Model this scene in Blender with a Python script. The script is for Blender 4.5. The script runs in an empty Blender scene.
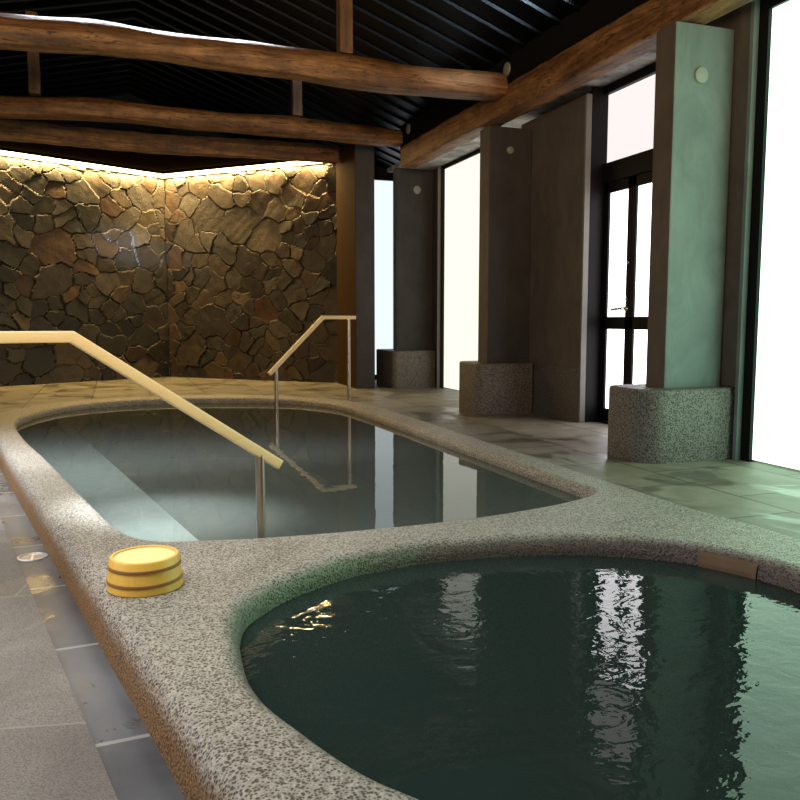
import bpy, bmesh, math, random
import numpy as np
from mathutils import Vector, Matrix
random.seed(4); rng = np.random.default_rng(11)
S = bpy.context.scene; C = S.collection
PI = math.pi

# ------------------------------------------------------------------ helpers
def tag(o, label=None, cat=None, group=None, kind=None):
    if label: o['label'] = label
    if cat: o['category'] = cat
    if group: o['group'] = group
    if kind: o['kind'] = kind
    return o
def empty(name, loc=(0,0,0), rz=0):
    o = bpy.data.objects.new(name, None); C.objects.link(o)
    o.location = loc; o.rotation_euler = (0,0,rz); o.empty_display_size = .1
    return o
def obj(name, bm, mat, parent=None, smooth=False, bevel=0, loc=None, up=False):
    me = bpy.data.meshes.new(name)
    bmesh.ops.recalc_face_normals(bm, faces=bm.faces[:])
    if up:
        bm.normal_update()
        for f in bm.faces:
            if f.normal.z < 0: f.normal_flip()
    if smooth:
        for f in bm.faces: f.smooth = True
        if smooth != 'all':
            for e in bm.edges:
                if len(e.link_faces) == 2 and e.calc_face_angle(0) > .6: e.smooth = False
    bm.to_mesh(me); bm.free()
    for m in (mat if isinstance(mat, (list, tuple)) else [mat]): me.materials.append(m)
    o = bpy.data.objects.new(name, me); C.objects.link(o)
    if parent is not None: o.parent = parent
    if loc is not None: o.location = loc
    if bevel:
        b = o.modifiers.new('bevel', 'BEVEL'); b.width = bevel; b.segments = 2; b.limit_method = 'ANGLE'
    return o
def box(bm, x0, x1, y0, y1, z0, z1):
    v = [bm.verts.new((x, y, z)) for x in (x0, x1) for y in (y0, y1) for z in (z0, z1)]
    for f in ((0,1,3,2), (4,6,7,5), (0,4,5,1), (2,3,7,6), (0,2,6,4), (1,5,7,3)):
        bm.faces.new([v[i] for i in f])
def BX(*a):
    bm = bmesh.new()
    if isinstance(a[0], (tuple, list)):
        for q in a: box(bm, *q)
    else: box(bm, *a)
    return bm
def tube(bm, pts, rad, n=14, caps=True, sq=None):
    """sweep along pts; rad: number or function(t, angle); sq = (width, height, corner) for a rounded square section"""
    pts = [Vector(p) for p in pts]; rings = []
    up0 = Vector((0,0,1))
    for i, p in enumerate(pts):
        a = (pts[i] - pts[i-1]).normalized() if i > 0 else None
        b = (pts[i+1] - pts[i]).normalized() if i < len(pts)-1 else None
        t = ((a or b) + (b or a)).normalized()
        k = 1 / max(.3, math.sqrt((1 + (a or b).dot(b or a)) / 2))
        s = t.cross(up0)
        s = s.normalized() if s.length > 1e-4 else Vector((1,0,0))
        u = s.cross(t).normalized()
        ring = []
        if sq:
            w, h_, c = sq
            for cx, cz, a0 in ((1,1,0), (-1,1,PI/2), (-1,-1,PI), (1,-1,1.5*PI)):
                for j in range(4):
                    an = a0 + j*PI/6
                    ring.append(bm.verts.new(p + s*(cx*(w/2-c) + c*math.cos(an)) + u*k*(cz*(h_/2-c) + c*math.sin(an))))
        else:
            for j in range(n):
                an = 2*PI*j/n
                r = rad(i/(len(pts)-1), an) if callable(rad) else rad
                ring.append(bm.verts.new(p + s*r*math.cos(an) + u*k*r*math.sin(an)))
        rings.append(ring)
    for A, B in zip(rings, rings[1:]):
        m = len(A)
        for j in range(m): bm.faces.new((A[j], A[(j+1)%m], B[(j+1)%m], B[j]))
    if caps: bm.faces.new(rings[0][::-1]); bm.faces.new(rings[-1])
def lathe(bm, prof, n=40, cx=0, cy=0, close=True):
    rings = []
    for r, z in prof:
        if r < 1e-6: rings.append([bm.verts.new((cx, cy, z))])
        else: rings.append([bm.verts.new((cx+r*math.cos(2*PI*j/n), cy+r*math.sin(2*PI*j/n), z)) for j in range(n)])
    for A, B in zip(rings, rings[1:]):
        for j in range(n):
            k = (j+1) % n
            if len(A) == 1 and len(B) == 1: continue
            if len(A) == 1: bm.faces.new((A[0], B[j], B[k]))
            elif len(B) == 1: bm.faces.new((A[j], A[k], B[0]))
            else: bm.faces.new((A[j], A[k], B[k], B[j]))

# ------------------------------------------------------------------ materials
class NT:
    def __init__(s, name):
        s.m = bpy.data.materials.new(name); s.m.use_nodes = True
        s.t = s.m.node_tree; s.t.nodes.clear(); s.L = s.t.links.new
        s.out = s.n('ShaderNodeOutputMaterial')
    def n(s, kind, **kw):
        x = s.t.nodes.new(kind)
        for k, v in kw.items():
            if hasattr(x, k) and k not in x.inputs: setattr(x, k, v)
            else: x.inputs[k].default_value = v
        return x
    def coord(s, kind='Object', scale=(1,1,1), rot=(0,0,0), loc=(0,0,0)):
        c = s.n('ShaderNodeTexCoord'); mp = s.n('ShaderNodeMapping')
        mp.inputs['Scale'].default_value = scale; mp.inputs['Rotation'].default_value = rot; mp.inputs['Location'].default_value = loc
        s.L(c.outputs[kind], mp.inputs['Vector']); return mp.outputs[0]
    def noise(s, vec, scale, detail=4, rough=.55, dist=0):
        x = s.n('ShaderNodeTexNoise'); x.inputs['Scale'].default_value = scale; x.inputs['Detail'].default_value = detail
        x.inputs['Roughness'].default_value = rough; x.inputs['Distortion'].default_value = dist
        s.L(vec, x.inputs['Vector']); return x.outputs['Fac']
    def ramp(s, fac, stops):
        x = s.n('ShaderNodeValToRGB'); e = x.color_ramp.elements
        while len(e) < len(stops): e.new(.5)
        for q, (p, c) in zip(e, stops):
            q.position = p; q.color = (*c, 1) if hasattr(c, '__len__') else (c, c, c, 1)
        s.L(fac, x.inputs['Fac']); return x.outputs['Color']
    def mix(s, fac, a, b, mode='MIX'):
        x = s.n('ShaderNodeMix', data_type='RGBA', blend_type=mode)
        for v, i in ((fac, 0), (a, 6), (b, 7)):
            if hasattr(v, 'links') or hasattr(v, 'is_output'): s.L(v, x.inputs[i])
            else: x.inputs[i].default_value = v if i == 0 else (*v, 1)
        return x.outputs[2]
    def math(s, op, a, b=0.0, clamp=False):
        x = s.n('ShaderNodeMath', operation=op, use_clamp=clamp)
        for v, i in ((a, 0), (b, 1)):
            if hasattr(v, 'is_output'): s.L(v, x.inputs[i])
            else: x.inputs[i].default_value = v
        return x.outputs[0]
    def bump(s, h, strength=.5, dist=.01):
        x = s.n('ShaderNodeBump'); x.inputs['Strength'].default_value = strength; x.inputs['Distance'].default_value = dist
        s.L(h, x.inputs['Height']); return x.outputs[0]
    def bsdf(s, col, rough=.6, normal=None, metal=0, spec=None):
        b = s.n('ShaderNodeBsdfPrincipled')
        for v, k in ((col, 'Base Color'), (rough, 'Roughness'), (metal, 'Metallic')):
            if hasattr(v, 'is_output'): s.L(v, b.inputs[k])
            else: b.inputs[k].default_value = (*v, 1) if k == 'Base Color' else v
        if spec is not None: b.inputs['Specular IOR Level'].default_value = spec
        if normal is not None: s.L(normal, b.inputs['Normal'])
        s.L(b.outputs[0], s.out.inputs[0]); return s.m

def m_plain(name, col, rough=.5, metal=0, spec=None):
    t = NT(name); v = t.coord()
    n = t.noise(v, 14, 3)
    c = t.mix(n, tuple(x*.85 for x in col), tuple(min(1, x*1.12) for x in col))
    return t.bsdf(c, rough, None, metal, spec)
def m_emit(name, col, strength):
    t = NT(name); e = t.n('ShaderNodeEmission'); e.inputs[0].default_value = (*col, 1); e.inputs[1].default_value = strength
    t.L(e.outputs[0], t.out.inputs[0]); return t.m
def m_plaster(name, dark, light, rough=.75):
    t = NT(name); v = t.coord(scale=(1,1,.55)); n = t.noise(v, 5, 7, .62, .8); n2 = t.noise(v, 55, 3)
    c = t.mix(t.math('MULTIPLY', n2, .35), t.ramp(n, [(.3, dark), (.7, light)]), dark)
    return t.bsdf(c, rough, t.bump(t.math('ADD', n, t.math('MULTIPLY', n2, .25)), .25, .01))
def alg(t, v):
    d = t.n('ShaderNodeVectorMath', operation='DISTANCE'); t.L(v, d.inputs[0]); d.inputs[1].default_value = (.42, 2.32, 0)
    return t.ramp(t.math('ADD', d.outputs['Value'], t.math('MULTIPLY', t.noise(v, 6, 3), .3)), [(.45, 1.), (.85, 0.)])
def m_pebble(name, light, dark, scale=85, low_col=None, z0=.02, z1=-.05, bias=.08, rough=.5, algae=None):
    t = NT(name); v = t.coord()
    vo = t.n('ShaderNodeTexVoronoi'); vo.inputs['Scale'].default_value = scale; t.L(v, vo.inputs['Vector'])
    d = vo.outputs['Distance']
    sep = t.n('ShaderNodeSeparateColor'); t.L(vo.outputs['Color'], sep.inputs[0])
    big = t.noise(v, 2.2, 4)
    thr = t.math('ADD', t.math('MULTIPLY', sep.outputs[0], .42), t.math('ADD', t.math('MULTIPLY', big, .25), -.12 + bias))
    fac = t.math('MULTIPLY', t.math('SUBTRACT', d, thr), 5.0, True)
    lv = t.mix(sep.outputs[1], tuple(x*.72 for x in light), tuple(min(1, x*1.2) for x in light))
    dv = t.mix(sep.outputs[2], dark, tuple(x*2 for x in dark))
    c = t.mix(fac, dv, lv)
    c = t.mix(t.math('MULTIPLY', t.noise(v, 1.3, 3), .35), c, t.mix(.5, c, dark))
    if low_col:
        sx = t.n('ShaderNodeSeparateXYZ'); t.L(v, sx.inputs[0])
        g = t.math('ADD', t.math('DIVIDE', t.math('SUBTRACT', z0, sx.outputs[2]), z0 - z1), t.math('MULTIPLY', t.math('SUBTRACT', t.noise(v, 9, 4), .5), .9), True)  # second tone takes over downward, its border broken by noise
        st = t.mix(t.math('MULTIPLY', fac, .9), tuple(x*.25 for x in low_col), low_col)
        if algae: st = t.mix(alg(t, v), st, t.mix(fac, tuple(x*.16 for x in algae), algae))
        c = t.mix(g, c, st)
    return t.bsdf(c, rough, t.bump(d, .6, .006))

STONES = [(0.1000,0.0800,0.0550), (0.0650,0.0575,0.0450), (0.1350,0.1050,0.0650), (0.0375,0.0350,0.0310), (0.0850,0.0750,0.0600), (0.1200,0.0600,0.0250), (0.0500,0.0475,0.0400), (0.1100,0.0950,0.0750), (0.0300,0.0300,0.0300), (0.0750,0.0500,0.0300)]
def m_stone():
    t = NT('crazy_stone'); a = t.n('ShaderNodeAttribute'); a.attribute_name = 'Col'
    v = t.coord(); n = t.noise(v, 9, 8, .65, .6); n2 = t.noise(v, 60, 4)
    c = t.mix(1.0, a.outputs['Color'], t.ramp(n, [(.25, .45), (.75, 1.45)]), 'MULTIPLY')
    return t.bsdf(c, t.ramp(n, [(.3, .38), (.7, .62)]), t.bump(t.math('ADD', n, t.math('MULTIPLY', n2, .4)), .5, .02))
def m_wood(name, dark, mid, light, axis='X', scale=1, rough=.55, crack=1.0):
    t = NT(name); st = {'X': (.6, 9, 9), 'Y': (9, .6, 9), 'Z': (9, 9, .6)}[axis]
    v = t.coord(scale=st); n = t.noise(v, 1.6*scale, 8, .62, 1.2)
    v2 = t.coord(); n2 = t.noise(v2, 5, 5, .6, .4)
    st2 = {'X': (2.2, 14, 14), 'Y': (14, 2.2, 14), 'Z': (14, 14, 2.2)}[axis]
    n3 = t.noise(t.coord(scale=st2), 2.2*scale, 6, .7, 2.2)
    c = t.ramp(n, [(.28, dark), (.5, mid), (.75, light)])
    c = t.mix(t.ramp(n3, [(.38, .95*crack), (.46, 0.)]), c, tuple(x*.5 for x in dark))
    c = t.mix(t.ramp(n2, [(.35, .55*crack), (.6, 0.)]), c, dark)
    return t.bsdf(c, rough, t.bump(t.math('ADD', n, n3), .1+.45*crack, .002+.010*crack))
def m_slab(name, c1, c2, joint, bw, bh, rot, off=(0,0,0), rough=(.2,.5), mortar=.006, offs=.5, wet=.5, grain=False):
    t = NT(name); v = t.coord(rot=(0,0,rot), loc=off)
    b = t.n('ShaderNodeTexBrick'); t.L(v, b.inputs['Vector']); b.offset = offs
    b.inputs['Scale'].default_value = 1; b.inputs['Brick Width'].default_value = bw; b.inputs['Row Height'].default_value = bh
    b.inputs['Mortar Size'].default_value = mortar; b.inputs['Mortar Smooth'].default_value = .2
    b.inputs['Color1'].default_value = (.8,.8,.8,1); b.inputs['Color2'].default_value = (1.15,1.15,1.15,1); b.inputs['Mortar'].default_value = (1,1,1,1)
    v0 = t.coord(); n = t.noise(v0, 3.2, 7, .6, .7); n2 = t.noise(v0, 40, 3)
    c = t.ramp(n, [(.3, c1), (.7, c2)])
    c = t.mix(1.0, c, b.outputs['Color'], 'MULTIPLY')
    c = t.mix(t.math('MULTIPLY', n2, .25), c, c1)
    if grain: c = t.mix(t.ramp(t.noise(v0, 230, 2), [(.42, .55), (.55, 0.)]), c, tuple(x*.35 for x in c1))
    w = t.ramp(t.noise(t.coord(scale=(1,.8,1)), 2.6, 5, .6, 1.0), [(.52, 0.), (.6, 1.)])
    c = t.mix(t.math('MULTIPLY', w, wet), c, tuple(x*.3 for x in c1))
    c = t.mix(b.outputs['Fac'], c, joint)
    r = t.mix(w, (rough[1],)*3, (rough[0],)*3)
    return t.bsdf(c, r, t.bump(t.math('ADD', n, t.math('MULTIPLY', b.outputs['Fac'], -.4)), .12, .01))
def m_water(name, tint, murk, murk_amt, waves, rough=.0):
    t = NT(name)
    h = None
    for sc, st, amp, dist in waves:
        n = t.math('MULTIPLY', t.noise(t.coord(scale=st), sc, 2, .5, dist), amp)
        h = n if h is None else t.math('ADD', h, n)
    nb = t.bump(h, 1, 1)
    tr = t.n('ShaderNodeBsdfTransparent'); tr.inputs[0].default_value = (*tint, 1)
    df = t.n('ShaderNodeBsdfDiffuse'); df.inputs[0].default_value = (*murk, 1)
    gl = t.n('ShaderNodeBsdfGlossy'); gl.inputs['Roughness'].default_value = rough
    t.L(nb, gl.inputs['Normal'])
    fr = t.n('ShaderNodeFresnel'); fr.inputs[0].default_value = 1.33; t.L(nb, fr.inputs[1])
    m1 = t.n('ShaderNodeMixShader'); m1.inputs[0].default_value = murk_amt
    t.L(tr.outputs[0], m1.inputs[1]); t.L(df.outputs[0], m1.inputs[2])
    m2 = t.n('ShaderNodeMixShader'); t.L(t.math('MULTIPLY', fr.outputs[0], 1.0), m2.inputs[0]); t.L(m1.outputs[0], m2.inputs[1]); t.L(gl.outputs[0], m2.inputs[2])
    t.L(m2.outputs[0], t.out.inputs[0]); return t.m

M = {}
M['cop_in1'] = m_pebble('pebble_coping_pool', (.45,.415,.36), (.055,.04,.03), 150, (.15,.115,.085), .0, -.10)
M['cop_in2'] = m_pebble('pebble_coping_tub', (.45,.415,.36), (.055,.04,.03), 150, (.155,.115,.098), .026, .004, algae=(.17,.22,.135))
M['cop_out'] = m_pebble('pebble_coping_edge', (.45,.415,.36), (.055,.04,.03), 150, (.38,.20,.08), .012, -.045)
M['plinth'] = m_pebble('pebble_plinth', (.18,.165,.148), (.022,.019,.017), 120, bias=.10)
M['wains'] = m_pebble('pebble_wainscot', (.13,.115,.10), (.03,.025,.022), 120, bias=.08)
M['plaster'] = m_plaster('grey_plaster', (.115,.15,.147), (.205,.25,.245))
M['brown'] = m_plaster('brown_plaster', (.07,.054,.043), (.125,.10,.08))
M['darkpl'] = m_plaster('shaded_plaster', (.030,.028,.028), (.058,.054,.053))  # grey plaster again, darkened for pillars beyond the big window's light
M['darkbrown'] = m_plain('dark_brown_board', (.040,.021,.008), .9, 0, .05)
M['black'] = m_plain('black_paint', (.006,.0055,.0055), .6, 0, .2)
M['frame'] = m_plain('dark_frame_paint', (.007,.0065,.007), .5, 0, .12)
M['jamb'] = m_plain('pale_jamb', (.17,.16,.145), .7)  # even pale tone for the narrow edges by door and far window
M['soffit'] = m_plaster('rough_soffit', (.08,.07,.065), (.75,.72,.68))
M['stone'] = m_stone()
M['log'] = m_wood('old_log_wood', (.035,.014,.006), (.20,.088,.028), (.46,.24,.085), 'X')
M['log_end'] = m_wood('log_end_wood', (.05,.022,.009), (.20,.095,.035), (.36,.19,.075), 'Y')
M['beam'] = m_wood('old_beam_wood', (.04,.015,.006), (.24,.105,.032), (.46,.24,.085), 'Y')
M['post'] = m_wood('strut_wood', (.06,.03,.015), (.16,.085,.04), (.24,.13,.06), 'Z')
M['soffwood'] = m_plain('soffit_wood', (.010,.006,.003), 1, 0, 0)
M['rail'] = m_wood('rail_wood', (.82,.65,.36), (.84,.68,.39), (.86,.71,.42), 'X', .5, .4, .12)
M['bucket'] = m_wood('bucket_wood', (.82,.47,.07), (.86,.52,.09), (.89,.57,.12), 'Z', .5, .42, .12)
M['bucket_top'] = m_wood('bucket_base_lit_wood', (.90,.74,.27), (.92,.78,.32), (.94,.82,.40), 'X', .5, .42, .12)  # paler than the staves: light from above put into the colour
M['hoop'] = m_plain('copper_hoop', (.34,.16,.045), .45)
M['steel'] = m_plain('brushed_steel', (.42,.37,.32), .3, .9)
M['chrome'] = m_plain('brass_steel', (.75,.70,.58), .2, 1)
M['white'] = m_plain('white_enamel', (.25,.27,.24), .5)
M['grate'] = m_plain('drain_metal', (.75,.75,.76), .3, .6)
M['deck'] = m_slab('deck_slate', (.125,.115,.085), (.27,.245,.19), (.045,.042,.035), .62, .58, PI/2, (2.81,.25,0), (.32,.55), .007)
M['gutter'] = m_slab('gutter_slate', (.065,.07,.082), (.135,.143,.16), (.28,.27,.26), 9.0, .58, math.radians(-4), (4.2,-.60,0), (.25,.45), .008, 0, .35)
M['granite'] = m_slab('granite_floor', (.21,.185,.165), (.31,.285,.255), (.27,.25,.22), .9, .9, math.radians(11.5), (0,0,0), (.6,.75), .004, .5, .0, True)
M['basin1'] = m_plain('pool_basin_tile', (.23,.26,.235), .6)
M['step'] = m_plain('pool_step_tile', (.72,.74,.72), .6)
M['basin2'] = m_plain('tub_basin_tile', (.07,.12,.11), .6)
M['inlet'] = m_plaster('inlet_stone', (.15,.085,.045), (.22,.125,.065), .5)
M['roof'] = m_plain('dark_roof_sheet', (.009,.011,.013), .36, .85, .1)
M['wallp'] = m_plaster('side_wall_plaster', (.09,.085,.08), (.15,.145,.135))
M['water1'] = m_water('pool_water', (.66,.72,.69), (.165,.19,.175), .45,
    [(3.0, (1,1,1), .0007, .4), (14, (1,1,1), .00018, .3)])
M['water2'] = m_water('tub_water', (.34,.46,.43), (.035,.058,.052), .55,
    [(4.0, (1,1.0,1), .0030, .5), (12, (1,1.2,1), .0017, .8), (34, (1,1,1), .0005, .5)])
M['glow_r'] = m_emit('frosted_glass_green', (.64,1.0,.73), 3.0)
M['glow_2'] = m_emit('frosted_glass_warm', (1.0,.995,.86), 1.06)
M['glow_1'] = m_emit('frosted_glass_cool', (.82,.91,.95), 1.1)
M['glow_d'] = m_emit('door_glass_daylight', (1.0,.97,1.0), 4.5)
M['glow_t'] = m_emit('transom_glass_daylight', (1.0,.93,.90), 1.0)
M['led'] = m_emit('warm_led', (1.0,.82,.42), 14.0)

# ------------------------------------------------------------------ outlines
def catmull(P, closed=True, step=.03):
    P = [np.array(p, float) for p in P]; n = len(P); out = []
    for i in range(n if closed else n-1):
        p0, p1, p2, p3 = (P[(i+k) % n] if closed else P[min(max(i+k, 0), n-1)] for k in (-1,0,1,2))
        m = max(2, int(np.linalg.norm(p2-p1)/step))
        for j in range(m):
            t = j/m
            out.append(.5*((2*p1)+(-p0+p2)*t+(2*p0-5*p1+4*p2-p3)*t*t+(-p0+3*p1-3*p2+p3)*t**3))
    if not closed: out.append(P[-1])
    return np.array(out)
def resample(Q, step=.03):
    Q = np.vstack([Q, Q[:1]]); d = np.r_[0, np.cumsum(np.linalg.norm(np.diff(Q, axis=0), axis=1))]
    n = int(d[-1]/step); s = np.linspace(0, d[-1], n, endpoint=False)
    return np.c_[np.interp(s, d, Q[:,0]), np.interp(s, d, Q[:,1])]
def normals(Q):                                   # outward for a counter-clockwise outline
    t = np.roll(Q, -1, 0) - np.roll(Q, 1, 0); t /= np.linalg.norm(t, axis=1)[:, None]
    return np.c_[t[:,1], -t[:,0]]
def ccw(Q):
    a = np.sum(Q[:,0]*np.roll(Q[:,1], -1) - np.roll(Q[:,0], -1)*Q[:,1]); return Q if a > 0 else Q[::-1]
# the long bath, outline of its water
W1 = ccw(resample(catmull([(.24,2.84),(.5,2.795),(.8,2.778),(1.1,2.782),(1.4,2.815),(1.72,2.89),(1.95,2.985),(2.03,3.06),(2.03,3.2),(2.025,3.6),(2.02,4.3),(2.01,5),(2.0,5.6),
      (1.985,6.2),(1.96,6.75),(1.89,7.2),(1.70,7.58),(1.42,7.83),(1.0,8.03),(.5,8.13),(.1,8.09),(-.25,7.92),(-.5,7.64),(-.66,7.25),(-.74,6.85),(-.71,6.4),(-.56,5.6),(-.40,4.9),(-.17,3.83),(-.045,3.25),(.03,3.0),(.12,2.88)])))
# the round tub
W2 = ccw(resample(catmull([(.279,2.014),(.262,1.86),(.258,1.71),(.278,1.57),(.325,1.43),(.38,1.29),(.44,1.19),(.58,1.02),(.82,.86),(1.1,.80),(1.4,.83),(1.65,.95),(1.85,1.16),(1.955,1.42),(1.985,1.66),
      (1.97,1.856),(1.93,2.026),(1.83,2.201),(1.614,2.366),(1.343,2.463),(1.007,2.496),(.89,2.479),(.699,2.435),(.471,2.299),(.325,2.142)]), .022))
def Lx(y): return -.07 + (2.31-y)*.205            # foot of the coping along the gutter
OUT = [(Lx(.2), .2), (2.28,.2), (2.28,1.9), (2.27,2.3), (2.225,2.6), (2.22,3.2), (2.22,4.2), (2.22,5.6), (2.22,6.4)]
OUT += [(2.17,7.05),(2.03,7.5),(1.75,7.9),(1.4,8.18),(.95,8.38),(.45,8.46),(0,8.40),(-.4,8.2),(-.72,7.85),(-.92,7.4)]
OUT += [(Lx(6.85)+.005, 6.85), (Lx(6.4), 6.4)]
def densify(P, step=.05):
    o = []
    for i, p in enumerate(P):
        q = P[(i+1) % len(P)]; m = max(1, int(math.hypot(q[0]-p[0], q[1]-p[1])/step))
        o += [(p[0]+(q[0]-p[0])*j/m, p[1]+(q[1]-p[1])*j/m) for j in range(m)]
    return o
OUTQ = ccw(np.array(densify(OUT)))
ZT = .025

def ring(bm, Q, z): return [bm.verts.new((x, y, z)) for x, y in Q]
def skin(bm, A, B, mi):
    n = len(A)
    for i in range(n):
        f = bm.faces.new((A[i], A[(i+1)%n], B[(i+1)%n], B[i])); f.material_index = mi; f.smooth = True
def fill(bm, loops, mi=0):
    es = []
    for R in loops:
        for i in range(len(R)):
            a, b = R[i], R[(i+1) % len(R)]
            es.append(bm.edges.get((a, b)) or bm.edges.new((a, b)))
    g = bmesh.ops.triangle_fill(bm, edges=es, use_beauty=True, use_dissolve=False)
    for f in g['geom']:
        if isinstance(f, bmesh.types.BMFace):
            f.material_index = mi; f.smooth = False; f.normal_update()
            if f.normal.z < 0: f.normal_flip()
def rounded(bm, Q, sign, rr, mi, zbot):
    """rings from the foot of a wall up over a bullnose; sign +1 rounds outward of Q, -1 inward"""
    N = normals(Q); rr = np.asarray(rr if hasattr(rr, '__len__') else [rr]*len(Q))[:, None]
    R = [ring(bm, Q, zbot)]
    for k in range(7):
        a = k/6*PI/2
        P = Q + sign*N*rr*(1-math.cos(a)); z = ZT - rr[:,0]*(1-math.sin(a))
        R.append([bm.verts.new((P[i,0], P[i,1], z[i])) for i in range(len(Q))])
    for A, B in zip(R, R[1:]): skin(bm, A, B, mi)
    return R[-1]
bm = bmesh.new()
r1 = rounded(bm, W1, 1, .042, 1, -.6)
r2 = rounded(bm, W2, 1, .055, 2, -.85)
left = [.05 if (p[0] < Lx(p[1])+.03 and p[1] < 7.0) else .018 for p in OUTQ]
for _ in range(4): left = [(left[i-1]+left[i]+left[(i+1) % len(left)])/3 for i in range(len(left))]
r3 = rounded(bm, OUTQ, -1, left, 0, -.16)
fill(bm, [r1, r2, r3], 0)
bmesh.ops.recalc_face_normals(bm, faces=bm.faces[:]); bm.normal_update()
if sum(f.normal.z*f.calc_area() for f in bm.faces) < 0:
    for f in bm.faces: f.normal_flip()
me = bpy.data.meshes.new('pool_coping'); bm.to_mesh(me); bm.free()
for k in ('cop_out', 'cop_in1', 'cop_in2'): me.materials.append(M[k])
o = bpy.data.objects.new('pool_coping', me); C.objects.link(o)
tag(o, 'pebble washed grey stone coping running around the long bath and the round tub', 'pool coping', kind='structure')

# water and basins
def sheet(name, Q, z, mat, label, cat):
    bm = bmesh.new(); fill(bm, [ring(bm, Q, z)])
    o = obj(name, bm, mat, up=True); tag(o, label, cat, kind='structure'); return o
sheet('long_bath_water', W1 + normals(W1)*.004, -.03, M['water1'], 'calm grey green water of the long bath reflecting the windows', 'water')
sheet('round_tub_water', W2 + normals(W2)*.004, -.045, M['water2'], 'dark rippled green water of the round tub in front', 'water')
sheet('long_bath_floor', W1 + normals(W1)*.01, -.58, M['basin1'], 'tiled floor under the water of the long bath', 'pool floor')
sheet('round_tub_floor', W2 + normals(W2)*.01, -.8, M['basin2'], 'dark floor under the water of the round tub', 'pool floor')
def stepx(y): return .1 + (4.54-y)*.172
bm = bmesh.new(); ys = np.linspace(2.72, 7.3, 40)
A = [bm.verts.new((stepx(y), y, -.13)) for y in ys]
W = [bm.verts.new((min(stepx(y)-.02, Lx(y)+.10 if y > 3.2 else -.06), y, -.13)) for y in ys]
B = [bm.verts.new((stepx(y), y, -.57)) for y in ys]
for i in range(len(ys)-1):
    bm.faces.new((W[i], A[i], A[i+1], W[i+1])); bm.faces.new((A[i], B[i], B[i+1], A[i+1]))
# keep the step inside the bath outline
dead = [f for f in bm.faces if f.calc_center_median().y < 2.79]
bmesh.ops.delete(bm, geom=dead, context='FACES')
tag(obj('underwater_step', bm, M['step']), 'pale submerged step along the gutter side of the long bath', 'pool step', kind='structure')

# ------------------------------------------------------------------ floors
bm = bmesh.new()
inner = ring(bm, OUTQ, 0.0)
FB = [(Lx(.2), .2), (.36,-2.0), (3.9,-2.0), (3.9,10.6), (2.95,10.6), (.7,12.0), (Lx(10.35), 10.35), (-.99, 6.85)]
# deck: right strip, far strip, built around the coping
bm.free(); bm = bmesh.new()
iR = [p for p in OUTQ.tolist()]
k0 = min(range(len(iR)), key=lambda i: math.hypot(iR[i][0]-Lx(.2), iR[i][1]-.2))
k1 = min(range(len(iR)), key=lambda i: math.hypot(iR[i][0]-Lx(6.85), iR[i][1]-6.85))
path = iR[k0:k1+1] if k0 < k1 else iR[k0:] + iR[:k1+1]
N_in = [(x, y) for x, y in path]
poly = N_in + [(Lx(8.5), 8.5), (Lx(10.6), 10.6), (-.9, 11.05), (.75, 12.0), (2.95, 10.7), (3.9, 10.7), (3.9,-2.0), (Lx(-2.0),-2.0)]
fill(bm, [ring(bm, np.array(poly), 0.0)])
tag(obj('floor', bm, M['deck']), 'wet slate slab floor between the bath and the windows', 'floor', kind='structure')
bm = bmesh.new()
def strip(bm, xs, z):
    ys = [-2.0, 0, 2, 4, 6, 8.5, 11.0]
    A = [bm.verts.new((xs[0](y), y, z)) for y in ys]; B = [bm.verts.new((xs[1](y), y, z)) for y in ys]
    for i in range(len(ys)-1): bm.faces.new((A[i], B[i], B[i+1], A[i+1]))
def Gx(y): return -.208 + (2.414-y)*.204
strip(bm, (Gx, lambda y: Lx(y)+.06), -.12)
tag(obj('floor_gutter', bm, M['gutter']), 'strip of dark bluish slate tiles in the gutter beside the coping', 'gutter', kind='structure')
bm = bmesh.new(); strip(bm, (lambda y: -3.2, Gx), -.112)
strip(bm, (Gx, lambda y: Gx(y)+.0005), -.112)
tag(obj('floor_left', bm, M['granite']), 'light rough granite floor on the outer side of the dark gutter', 'floor', kind='structure')

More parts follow.
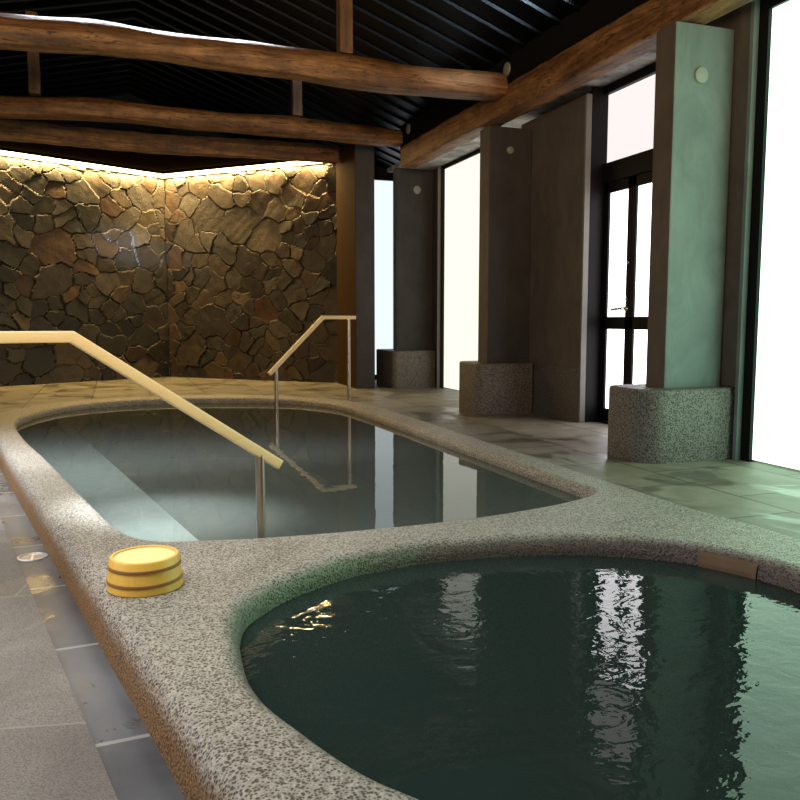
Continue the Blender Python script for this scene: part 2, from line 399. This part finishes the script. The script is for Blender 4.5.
# ------------------------------------------------------------------ stone walls
def stone_wall(name, p0, p1, z0, z1, cs, seedn, label):
    rg = np.random.default_rng(seedn); tone = np.array([.40,.375,.34] if p0[0] < -1 else [.47,.375,.29])
    p0 = np.array(p0); p1 = np.array(p1); L = np.linalg.norm(p1-p0); d = (p1-p0)/L; nrm = np.array([d[1], -d[0]])
    nu = int(L/cs); nv = int((z1-z0)/cs)
    u, v = np.meshgrid(np.linspace(0, L, nu+1), np.linspace(z0, z1, nv+1), indexing='ij')
    uu = u + .034*np.sin(7*v+1.3)+.016*np.sin(19*v+5*u)+.006*np.sin(41*v+23*u)
    vv = v + .034*np.sin(6*u+.4)+.016*np.sin(17*u-6*v)+.006*np.sin(37*u+29*v)
    # irregular seeds: random points with a minimum gap that itself varies
    seeds = []
    for _ in range(9000):
        q = np.array([rg.uniform(-.2, L+.2), rg.uniform(z0-.2, z1+.2)])
        gap = rg.choice([.15, .27, .46], p=[.3,.45,.25])
        if all((q[0]-s[0])**2 + ((q[1]-s[1])*1.15)**2 > max(.9*gap, .5*(gap+s[2]))**2 for s in seeds): seeds.append((q[0], q[1], gap))
        if len(seeds) > L*(z1-z0)*22: break
    sd = np.array(seeds); n = len(sd)
    f1 = np.full(u.shape, 9.); f2 = np.full(u.shape, 9.); idx = np.zeros(u.shape, int)
    for i in range(n):
        dd = (np.sqrt((uu-sd[i,0])**2 + ((vv-sd[i,1])*1.18)**2) - sd[i,2]*.38)
        m = dd < f1
        f2 = np.where(m, f1, np.minimum(f2, dd)); idx = np.where(m, i, idx); f1 = np.where(m, dd, f1)
    e = f2-f1
    base = rg.uniform(-.010, .012, n); tx = rg.uniform(-.09, .09, n); ty = rg.uniform(-.11, .09, n)
    h = base[idx] + tx[idx]*(uu-sd[idx,0]) + ty[idx]*(vv-sd[idx,1])
    g = np.clip(e/.020, 0, 1); g = g*g*(3-2*g)
    h = h*g - .016*(1-g) + .0016*np.sin(33*uu+9*idx+9*vv*np.sin(idx))*np.sin(29*vv+5*idx)
    pal = np.array(STONES); ci = rg.choice(len(pal), n, p=[.16,.14,.12,.11,.13,.07,.1,.09,.05,.03]); cc = pal[ci]*rg.uniform(.5, 1.35, (n,1))*tone
    g2 = np.clip(e/.011, 0, 1)[..., None]
    col = cc[idx]*g2 + np.array([.024,.019,.014])*(1-g2)
    X = p0[0]+d[0]*u+nrm[0]*h; Y = p0[1]+d[1]*u+nrm[1]*h
    vs = np.stack([X, Y, v], -1).reshape(-1, 3)
    I = np.arange((nu+1)*(nv+1)).reshape(nu+1, nv+1)
    fs = np.stack([I[:-1,:-1], I[1:,:-1], I[1:,1:], I[:-1,1:]], -1).reshape(-1, 4)
    me = bpy.data.meshes.new(name); me.from_pydata(vs.tolist(), [], fs.tolist()); me.update()
    at = me.color_attributes.new('Col', 'FLOAT_COLOR', 'POINT')
    at.data.foreach_set('color', np.concatenate([col.reshape(-1,3), np.ones((col.size//3,1))], 1).astype(np.float32).ravel())
    me.materials.append(M['stone'])
    o = bpy.data.objects.new(name, me); C.objects.link(o)
    return tag(o, label, 'stone wall', kind='structure')
CORN = (.70, 11.62)
stone_wall('wall_back_left', (-3.0, 9.74), CORN, -.15, 2.80, .016, 3, 'crazy paved brown stone wall on the left of the inner corner')
stone_wall('wall_back_right', CORN, (2.66, 9.70), -.05, 2.80, .014, 8, 'crazy paved brown stone wall between the inner corner and the dark column')

# soffit board over the stone, timber in front of it
bm = bmesh.new()
v = [bm.verts.new(p) for p in ((-3.05,9.58,2.815), (2.62,9.58,2.815), (2.62,9.75,2.815), (.72,11.75,2.815), (-3.05,9.85,2.815))]
f = bm.faces.new(v); g = bmesh.ops.extrude_face_region(bm, geom=[f])
bmesh.ops.translate(bm, verts=[x for x in g['geom'] if isinstance(x, bmesh.types.BMVert)], vec=(0,0,.06))
tag(obj('ceiling_soffit', bm, M['soffwood']), 'dark board soffit over the lit stone corner', 'soffit', kind='structure')
def led(name, a, b, label):
    a = np.array(a); b = np.array(b); d = (b-a)/np.linalg.norm(b-a); n = np.array([d[1], -d[0]])
    root = empty(name, (*(a+n*.055), 2.755)); tag(root, label, 'light strip')
    root.rotation_euler = (0,0,math.atan2(d[1], d[0])); L = np.linalg.norm(b-a)
    obj('diffuser', BX(.03, L-.03, -.018, .018, -.012, .032), M['led'], root)
    obj('channel', BX((.02, L-.02, -.04, .034, .032, .055), (.02, L-.02, .020, .034, -.002, .032)), M['soffwood'], root)
    lt = bpy.data.lights.new('led_glow', 'AREA'); lt.shape = 'RECTANGLE'; lt.size = L-.1; lt.size_y = .015
    lt.energy = 33*L; lt.color = (1.0,.66,.25); lo = bpy.data.objects.new('led_glow', lt); C.objects.link(lo)
    mid = a + d*L/2 + n*.036; lo.location = (*mid, 2.735)
    lo.rotation_euler = (0,0,math.atan2(d[1], d[0]))
led('led_strip', (-3.0, 9.74), CORN, 'warm glowing light strip along the stone wall left of the inner corner')
led('led_strip', CORN, (2.60, 9.76), 'warm glowing light strip along the stone wall right of the inner corner')

# ------------------------------------------------------------------ logs, beams and struts
def log(name, pts, rad, seedn, mat, label, flat=1.0):
    rg = random.Random(seedn); ph = [rg.uniform(0, 6.28) for _ in range(8)]
    P = catmull([(p[0], p[2]) for p in pts], False, .06); yy = np.interp(P[:,0], [p[0] for p in pts], [p[1] for p in pts])
    PP = [(P[i,0], yy[i], P[i,1]) for i in range(len(P))]
    def r(t, a):
        s = t*len(PP)*.06
        k = 1 + .05*math.sin(3*s+ph[0]) + .035*math.sin(7.3*s+ph[1]) + .03*math.sin(2*a+ph[2]+1.5*s) + .025*math.sin(3*a+ph[3]-2*s) + .012*math.sin(9*a+ph[4]) + .012*math.sin(6*a+14*s+ph[5])
        if math.sin(a) < -.72: k *= .72/abs(math.sin(a))*flat + (1-flat)
        return rad*k
    bm = bmesh.new(); tube(bm, PP, r, 36)
    return tag(obj(name, bm, mat, smooth=True), label, 'log beam', kind='thing')
log('log_beam', [(-3.09, 5.83, 2.616), (-1.651, 5.83, 2.632), (-0.568, 5.83, 2.635), (-0.031, 5.83, 2.661), (0.619, 5.83, 2.642), (1.321, 5.83, 2.629), (2.095, 5.83, 2.601), (2.58, 5.83, 2.616), (2.945, 5.83, 2.63)], .115, 1, M['log'],
    'thick curved brown log beam nearest the camera with a lit white top edge')
log('log_beam', [(-3.09,8.2,2.705),(-1.6,8.2,2.71),(-.83,8.2,2.72),(-.06,8.2,2.765),(.85,8.2,2.742),(1.85,8.2,2.75),(2.5,8.2,2.735),(2.94,8.2,2.725)], .108, 2, M['log'],
    'slimmer brown log beam behind the thick one, in front of the stone corner')
def timber(name, pts, w, h_, mat, label, axis):
    bm = bmesh.new(); rg = random.Random(5)
    P = []
    for i, (a, b) in enumerate(zip(pts, pts[1:])):
        n = max(2, int((Vector(b)-Vector(a)).length/.12))
        P += [Vector(a).lerp(Vector(b), j/n) for j in range(n)]
    P.append(Vector(pts[-1]))
    P = [p + Vector((0,0,rg.uniform(-.005,.005))) for p in P]
    tube(bm, P, 0, sq=(w, h_, .014))
    return tag(obj(name, bm, mat, smooth=True), label, 'timber beam', kind='thing')
timber('timber_beam', [(-3.09,9.50,2.80),(-1,9.50,2.80),(.6,9.50,2.765),(1.7,9.50,2.79),(2.60,9.50,2.80)], .14, .20, M['log_end' if 0 else 'log'], 'squared dark brown timber directly above the lit stone corner', 'X')
timber('timber_beam', [(3.04,-1.9,2.530),(3.04,3.0,2.530),(3.04,5.6,2.533),(3.04,8.20,2.54)], .18, .21, M['beam'], 'long squared orange brown timber on top of the grey pillars', 'Y')
def strut(x, y, z0, z1, label):
    bm = BX(-.05, .05, -.05, .05, 0, z1-z0)
    tag(obj('roof_strut', bm, M['post'], bevel=.006, loc=(x, y, z0)), label, 'strut', kind='thing')
strut(1.66, 5.83, 2.745, 3.50, 'upright wooden strut on the thick near log')
strut(1.82, 8.2, 2.872, 3.45, 'upright wooden strut on the slim far log, towards its right end')
strut(-.62, 8.2, 2.862, 3.58, 'upright wooden strut on the slim far log, towards its left end')

# ------------------------------------------------------------------ roof and upper walls
def roof(name, x0, z0, x1, z1, label):
    bm = bmesh.new(); ys = []; y = -2.1
    while y < 12.2:
        ys += [(y, 0), (y+.01, .02), (y+.05, .02), (y+.06, 0)]; y += .26
    A = [bm.verts.new((x0, q, z0-h_)) for q, h_ in ys]; B = [bm.verts.new((x1, q, z1-h_)) for q, h_ in ys]
    for i in range(len(ys)-1): bm.faces.new((A[i], B[i], B[i+1], A[i+1]))
    tag(obj(name, bm, M['roof']), label, 'roof', kind='structure')
roof('ceiling', 3.7, 2.72, .3, 3.96, 'dark ribbed metal roof sheet sloping down to the window side')
roof('ceiling_left', .3, 3.96, -3.2, 3.15, 'dark ribbed metal roof sheet sloping down to the left')
tag(obj('wall_upper', BX(3.09, 3.14, -2.0, 8.6, 2.632, 2.99), M['black']), 'black wall strip above the long timber', 'wall', kind='structure')
tag(obj('wall_end', BX((2.86, 3.9, 10.2, 10.35, 2.655, 3.6), (2.70, 3.20, 10.2, 10.35, -.1, 2.655)), M['black']), 'black lintel wall above the narrow far window', 'wall', kind='structure')
tag(obj('wall_gable', BX((-3.2, 3.9, 12.0, 12.1, 2.5, 4.1)), M['black']), 'black gable wall behind the logs', 'wall', kind='structure')
tag(obj('wall_left', BX(-3.2, -3.1, -2.1, 12.0, -.15, 3.2), M['wallp']), 'grey plaster side wall out of view on the left', 'wall', kind='structure')
tag(obj('wall_front', BX(-3.2, 3.9, -2.2, -2.1, -.15, 4.1), M['wallp']), 'grey plaster wall behind the camera', 'wall', kind='structure')
tag(obj('ceiling_eave', BX(3.14, 3.75, -2.0, 9.2, 2.562, 2.61), M['soffit']), 'rough grey soffit between the long timber and the windows', 'soffit', kind='structure')

# ------------------------------------------------------------------ pillars on the window side
def plinth_bm(x0, x1, y0, y1, h_, r):
    bm = bmesh.new(); pts = []
    for cx, cy, a0, rr in ((x0+r, y0+r, PI, r), (x1-.01, y0+.01, 1.5*PI, .01), (x1-.01, y1-.01, 0, .01), (x0+r*.6, y1-r*.6, PI/2, r*.6)):
        for j in range(9):
            a = a0 + j*PI/16; pts.append((cx+rr*math.cos(a), cy+rr*math.sin(a)))
    Q = np.array(pts); N = normals(Q)
    R = [ring(bm, Q, 0)]
    for k in range(5):
        a = k/4*PI/2; R.append(ring(bm, Q - N*.018*(1-math.cos(a)), h_-.018*(1-math.sin(a))))
    for A, B in zip(R, R[1:]): skin(bm, A, B, 0)
    bm.faces.new(R[-1]); return bm
def pillar(label, shaft, top, plinth, mats, r=.14):
    x0, x1, y0, y1 = shaft
    root = empty('pillar', (x0, y0, 0)); tag(root, label, 'pillar', kind='thing')
    bm = BX(0, x1-x0, 0, y1-y0, 0, top)
    o = obj('shaft', bm, mats, root, bevel=.008)
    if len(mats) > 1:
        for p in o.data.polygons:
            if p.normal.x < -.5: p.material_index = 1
    if plinth:
        a, b, c, d, hh = plinth
        obj('plinth', plinth_bm(a-x0, b-x0, c-y0, d-y0, hh, r), M['plinth'], root)
    return root
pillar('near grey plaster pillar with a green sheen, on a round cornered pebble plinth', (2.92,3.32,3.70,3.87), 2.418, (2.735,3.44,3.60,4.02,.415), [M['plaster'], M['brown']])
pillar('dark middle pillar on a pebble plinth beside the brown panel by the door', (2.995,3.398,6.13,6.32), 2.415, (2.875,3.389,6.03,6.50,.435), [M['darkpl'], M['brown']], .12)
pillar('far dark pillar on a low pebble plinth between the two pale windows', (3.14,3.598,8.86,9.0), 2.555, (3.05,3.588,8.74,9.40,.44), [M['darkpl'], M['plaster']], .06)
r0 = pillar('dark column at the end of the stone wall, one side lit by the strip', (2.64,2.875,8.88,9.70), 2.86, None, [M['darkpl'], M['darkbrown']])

# wall piers between pillars and glazing
tag(obj('wall_pier', BX(3.325, 3.60, 3.58, 4.02, .417, 2.56), [M['brown']], bevel=.006), 'narrow dark brown pier between the near pillar and the big window', 'wall pier', kind='structure')
tag(obj('trim_edge', BX(3.315, 3.35, 3.555, 3.58, 0, 2.56), M['plaster']), 'pale edge strip of the pier beside the big window', 'trim', kind='structure')
root = empty('wall_panel', (3.40, 5.33, 0)); tag(root, 'brown plaster wall panel with pebble base between the middle pillar and the door', 'wall panel', kind='structure')
obj('panel', BX(0, .2, 0, 1.0, .42, 2.495), M['brown'], root)
obj('pebble_base', BX((-.010, .2, -.004, .69, 0, .42), (.04,.2,.69,1.0,0,.42)), M['wains'], root)
tag(obj('trim_jamb', BX(3.398, 3.445, 5.305, 5.325, 0, 2.495), M['jamb']), 'pale edge of the brown panel beside the door', 'trim', kind='structure')
tag(obj('wall_far_pier', BX(3.60, 3.70, 8.62, 9.2, .0, 2.56), M['darkpl']), 'dark narrow pier beside the far pillar', 'wall pier', kind='structure')
tag(obj('trim_far_edge', BX(3.552, 3.60, 8.60, 8.62, 0, 2.56), M['jamb']), 'pale edge strip beside the far window', 'trim', kind='structure')
# solid wall: behind everything on that side
tag(obj('wall_right', BX((3.62,3.9,-2.0,1.0,-.1,2.7), (3.62,3.9,3.58,4.4,-.1,2.58), (3.66,3.9,5.40,6.4,-.1,2.58), (3.62,3.9,8.62,10.2,-.1,2.7), (3.62,3.9,-2.0,10.2,2.575,3.0)), M['black']), 'dark wall behind the pillars on the window side', 'wall', kind='structure')

# windows
def window(n, parts_, frame, label, mat, sill=None):
    root = empty('window_%d' % n, (parts_[0], parts_[2], 0)); tag(root, label, 'window', kind='structure')
    x, y = parts_[0], parts_[2]
    obj('pane', BX(0, parts_[1]-x, 0, parts_[3]-y, parts_[4], parts_[5]), mat, root)
    obj('frame', BX(*[(a-x, b-x, c-y, d-y, e, f) for a, b, c, d, e, f in frame]), M['frame'], root)
window(1, (3.375,3.39,1.0,3.49,.012,2.46), [(3.352,3.41,3.49,3.575,0,2.575), (3.355,3.41,1.0,3.49,2.46,2.575), (3.352,3.41,.94,1.0,0,2.575)], 'big white frosted window at the right edge beside the near pillar', M['glow_r'])
window(2, (3.62,3.64,6.40,8.56,.012,2.52), [(3.59,3.66,8.56,8.60,0,2.575), (3.60,3.66,6.40,8.56,2.52,2.575), (3.59,3.66,6.36,6.40,0,2.575)], 'tall white frosted window between the middle and far pillars', M['glow_2'])
window(3, (3.24,3.64,10.22,10.24,.06,2.65), [(3.20,3.64,10.19,10.25,0,.06), (3.20,3.24,10.19,10.25,.06,2.65)], 'narrow bluish white window beside the dark column', M['glow_1'])

# door with transom
DX = 3.57
door = empty('door_1', (DX, 5.36, 0)); tag(door, 'black double door with white glass lights and a transom', 'door', kind='structure')
fy0, fy1 = 4.40-5.36, 0
obj('door_frame', BX((-.122,.06,-.053,-.036,0,2.55), (-.02,.06,-.045,0,0,2.55), (-.02,.06,fy0,fy0+.045,0,2.55), (-.02,.06,fy0,0,2.50,2.575), (-.02,.06,fy0,0,1.84,1.985), (-.02,.06,fy0,0,0,.03)), M['frame'], door, bevel=.004)
obj('transom_pane', BX(.02,.03,fy0+.045,-.045,1.985,2.50), M['glow_t'], door)
def leaf(ya, yb, sa, sb):      # ya > yb along Y, world
    a, b = ya-5.36, yb-5.36
    lf = obj('leaf', BX((.0,.045,a-sa,a,.03,1.84), (.0,.045,b,b+sb,.03,1.84), (.0,.045,b,a,.03,.115), (.0,.045,b,a,.73,.825), (.0,.045,b,a,1.76,1.84)), M['frame'], door, bevel=.004)
    obj('pane', BX(.018,.026,b+sb,a-sa,.115,.73), M['glow_d'], lf)
    obj('pane', BX(.018,.026,b+sb,a-sa,.825,1.76), M['glow_d'], lf)
    return lf
l1 = leaf(5.315, 4.952, .075, .048); l2 = leaf(4.948, 4.445, .048, .075)
bm = bmesh.new(); Yh = 4.974-5.36
for zc, rr, dd in ((.885,.021,.012), (.955,.014,.010), (1.22,.012,.006)):
    b2 = bmesh.new(); lathe(b2, [(0,0),(rr,0),(rr,dd*.7),(rr*.8,dd),(0,dd)], 20)
    bmesh.ops.transform(b2, matrix=Matrix.Translation((-.001,Yh,zc)) @ Matrix.Rotation(-PI/2, 4, 'Y'), verts=b2.verts)
    me = bpy.data.meshes.new('t'); b2.to_mesh(me); b2.free(); bm.from_mesh(me); bpy.data.meshes.remove(me)
tube(bm, [(-.008,Yh,.885),(-.045,Yh,.885),(-.05,Yh+.02,.884),(-.05,Yh+.06,.882),(-.05,Yh+.125,.876)], .0095, 10)
tag(obj('handle', bm, M['chrome'], l1, smooth=True), 'bright metal lever handle with lock')

# round caps
def cap(loc, axis, r, label):
    bm = bmesh.new(); lathe(bm, [(0,0),(r,0),(r,.006),(r*.93,.012),(r*.5,.016),(0,.017)], 28)
    R = Matrix.Rotation(PI/2, 4, 'X') if axis == 'y' else Matrix.Rotation(-PI/2, 4, 'Y')
    bmesh.ops.transform(bm, matrix=R, verts=bm.verts)
    tag(obj('wall_cap', bm, M['white'], smooth=True, loc=loc), label, 'wall cap')
cap((3.095,3.70,2.145), 'y', .045, 'round pale cap on the near grey pillar')
cap((3.187,6.13,2.227), 'y', .031, 'round dim cap on the dark middle pillar')
cap((3.392,8.86,2.32), 'y', .048, 'round pale cap on the far dark pillar')
cap((3.09,6.01,2.84), 'x', .055, 'round pale cap on the black wall strip beside the end of the thick log')
cap((3.09,8.33,2.878), 'x', .055, 'round pale cap on the black wall strip beside the end of the slim log')

# ------------------------------------------------------------------ handrails
def bar(bm, a, b, r, n=14): tube(bm, [a, b], r, n)
def handrail(name, pts, posts, label, foot=()):
    o0 = Vector(posts[0][0]); root = empty(name, o0); tag(root, label, 'handrail')
    bm = bmesh.new(); tube(bm, [Vector(p)-o0 for p in pts], 0, sq=(.037,.036,.005))
    obj('rail', bm, M['rail'], root, smooth=True)
    for a, b in posts:
        bm = bmesh.new(); bar(bm, Vector(a)-o0, Vector(b)-o0, .0175)
        obj('post', bm, M['steel'], root, smooth=True)
handrail('handrail', [(2.26,7.63,.825),(1.90,7.515,.825),(1.33,7.30,.30)],
         [((2.185,7.605,.0),(2.185,7.605,.812)), ((1.40,7.325,-.57),(1.40,7.325,.352))], 'short pale wooden handrail on steel posts at the far corner of the long bath')
handrail('handrail', [(-1.6,2.33,.752),(-.13,2.67,.748),(.56,2.905,.262)],
         [((.485,2.878,-.57),(.485,2.878,.308)), ((-1.3,2.40,-.112),(-1.3,2.40,.74))], 'long pale wooden handrail sloping down over the near end of the long bath')

# ------------------------------------------------------------------ bucket
bk = empty('wash_bucket', (.058,2.372,ZT)); tag(bk, 'yellow wooden wash bucket upside down on the pebble coping', 'bucket')
HB = .094
def rb(z): return .108 - .010*z/HB
bm = bmesh.new(); lathe(bm, [(.094,0),(rb(0)-.003,0),(rb(0),.003),(rb(HB)+.0,HB-.004),(rb(HB)-.003,HB),(rb(HB)-.011,HB),(rb(HB)-.012,HB-.006),(.083,HB-.006),(.094,.0)], 64)
obj('staves', bm, M['bucket'], bk, smooth=True)
bm = bmesh.new(); lathe(bm, [(0,HB-.004),(rb(HB)-.0125,HB-.004),(rb(HB)-.0125,HB-.012),(0,HB-.012)], 64)
obj('base_disc', bm, M['bucket_top'], bk)
for z in (.027, .068):
    bm = bmesh.new(); lathe(bm, [(rb(z-.0055)-.002,z-.0055),(rb(z)+.0022,z-.0045),(rb(z)+.003,z),(rb(z)+.0022,z+.0045),(rb(z+.0055)-.002,z+.0055)], 64)
    obj('hoop', bm, M['hoop'], bk, smooth=True)

# ------------------------------------------------------------------ drain in the gutter
dr = empty('drain_grate', (-.335,3.305,-.12)); tag(dr, 'round white metal drain grate in the dark gutter', 'drain')
bm = bmesh.new(); lathe(bm, [(.044,0),(.056,0),(.056,.004),(.053,.006),(.046,.006),(.044,.003),(.044,0)], 36); obj('rim', bm, M['grate'], dr, smooth=True)
bm = bmesh.new()
for i in range(-3, 4):
    y = i*.0125; w = math.sqrt(max(0, .045**2 - y*y))
    box(bm, -w, w, y-.0028, y+.0028, .0014, .0026)
box(bm, -.004, .004, -.045, .045, .0014, .0027)
obj('grille', bm, M['grate'], dr)
bm = bmesh.new(); lathe(bm, [(0,.0012),(.0445,.0012),(.0445,.0004),(0,.0004)], 30); obj('hole_shade_disc', bm, M['black'], dr)  # flat black disc paints the dark of the hole under the grille

# brown stone inlet in the tub wall
i0 = min(range(len(W2)), key=lambda i: (W2[i][0]-1.865)**2 + (W2[i][1]-2.155)**2)
i1 = min(range(len(W2)), key=lambda i: (W2[i][0]-1.955)**2 + (W2[i][1]-1.965)**2)
seg = W2[min(i0,i1):max(i0,i1)+1]; Nn = normals(W2)[min(i0,i1):max(i0,i1)+1]
bm = bmesh.new(); O = Vector((*seg[0], -.09)); R = []
for P, z in ((seg-Nn*.006,-.11), (seg-Nn*.006,-.030), (seg-Nn*.002,-.004), (seg+Nn*.012,.004), (seg+Nn*.02,-.11)):
    R.append([bm.verts.new(Vector((x, y, z))-O) for x, y in P])
for k in range(5):
    A, B = R[k], R[(k+1) % 5]
    for i in range(len(A)-1): bm.faces.new((A[i], A[i+1], B[i+1], B[i]))
bm.faces.new([r[0] for r in R]); bm.faces.new([r[-1] for r in R][::-1])
tag(obj('overflow_block', bm, M['inlet'], loc=O), 'brown rectangular stone block set in the rim wall of the round tub', 'overflow block')

# ------------------------------------------------------------------ light
def look(o, p): o.rotation_euler = (Vector(p)-o.location).to_track_quat('-Z', 'Y').to_euler()
def area(name, loc, to, sx, sy, e, col, spread=PI):
    l = bpy.data.lights.new(name, 'AREA'); l.shape = 'RECTANGLE'; l.size = sx; l.size_y = sy; l.energy = e; l.color = col; l.spread = spread
    o = bpy.data.objects.new(name, l); C.objects.link(o); o.location = loc; look(o, to); return o
def spot(name, loc, to, ang, e, col, blend=.8, size=.05):
    l = bpy.data.lights.new(name, 'SPOT'); l.energy = e; l.color = col; l.spot_size = math.radians(ang); l.spot_blend = blend; l.shadow_soft_size = size
    o = bpy.data.objects.new(name, l); C.objects.link(o); o.location = loc; look(o, to); return o
area('warm_uplight', (-.6,-1.2,1.5), (.8,5.0,3.3), 1.4, .8, 60, (1.0,.66,.34), math.radians(75))
area('left_daylight', (-2.9,2.6,1.5), (1.0,3.0,-.2), 2.0, 1.6, 42, (.93,.96,1.0))
area('overhead_daylight', (-1.0,2.0,2.7), (-.5,2.0,0), 1.2, 2.2, 40, (1.0,.97,.93), math.radians(120))
area('left_coping_fill', (-1.6,4.9,2.9), (-.6,4.9,0), .7, 1.6, 26, (.88,.95,1.0), math.radians(60))  # added fill lamp that brightens the far left coping
spot('roof_glint_fill', (3.0,4.2,2.66), (2.25,6.6,3.22), 40, 240, (.75,.9,1.0), 1.0, .05)  # added spot, imitates window light reflected off the roof sheets
area('log_skylight', (.35,6.25,3.2), (.35,5.93,2.7), 1.7, .10, 13, (.92,.95,1.0), math.radians(50))
spot('skylight_patch', (-.9,4.6,2.95), (.20,3.44,0), 17, 2200, (.86,.95,1.0), 1.0, .12)
spot('wall_glint_fill', (-2.3,7.6,2.3), (.17,11.34,1.78), 8, 4200, (.70,.80,1.0), 1.0, .05)  # added spot, imitates a bluish glare on the stone
w = bpy.data.worlds.new('world'); S.world = w; w.use_nodes = True
w.node_tree.nodes['Background'].inputs[0].default_value = (.75,.85,.9,1); w.node_tree.nodes['Background'].inputs[1].default_value = .05

# ------------------------------------------------------------------ camera
cam = bpy.data.cameras.new('camera'); co = bpy.data.objects.new('camera', cam); C.objects.link(co)
co.location = (0,0,.8); cam.sensor_width = 36; cam.lens = 36*790/800; cam.clip_start = .02
co.rotation_euler = (math.radians(90-5.782), 0, math.radians(-19.744))
S.camera = co
S.view_settings.view_transform = 'Standard'
S.view_settings.exposure = 0
S.cycles.use_denoising = True
S.cycles.max_bounces = 8
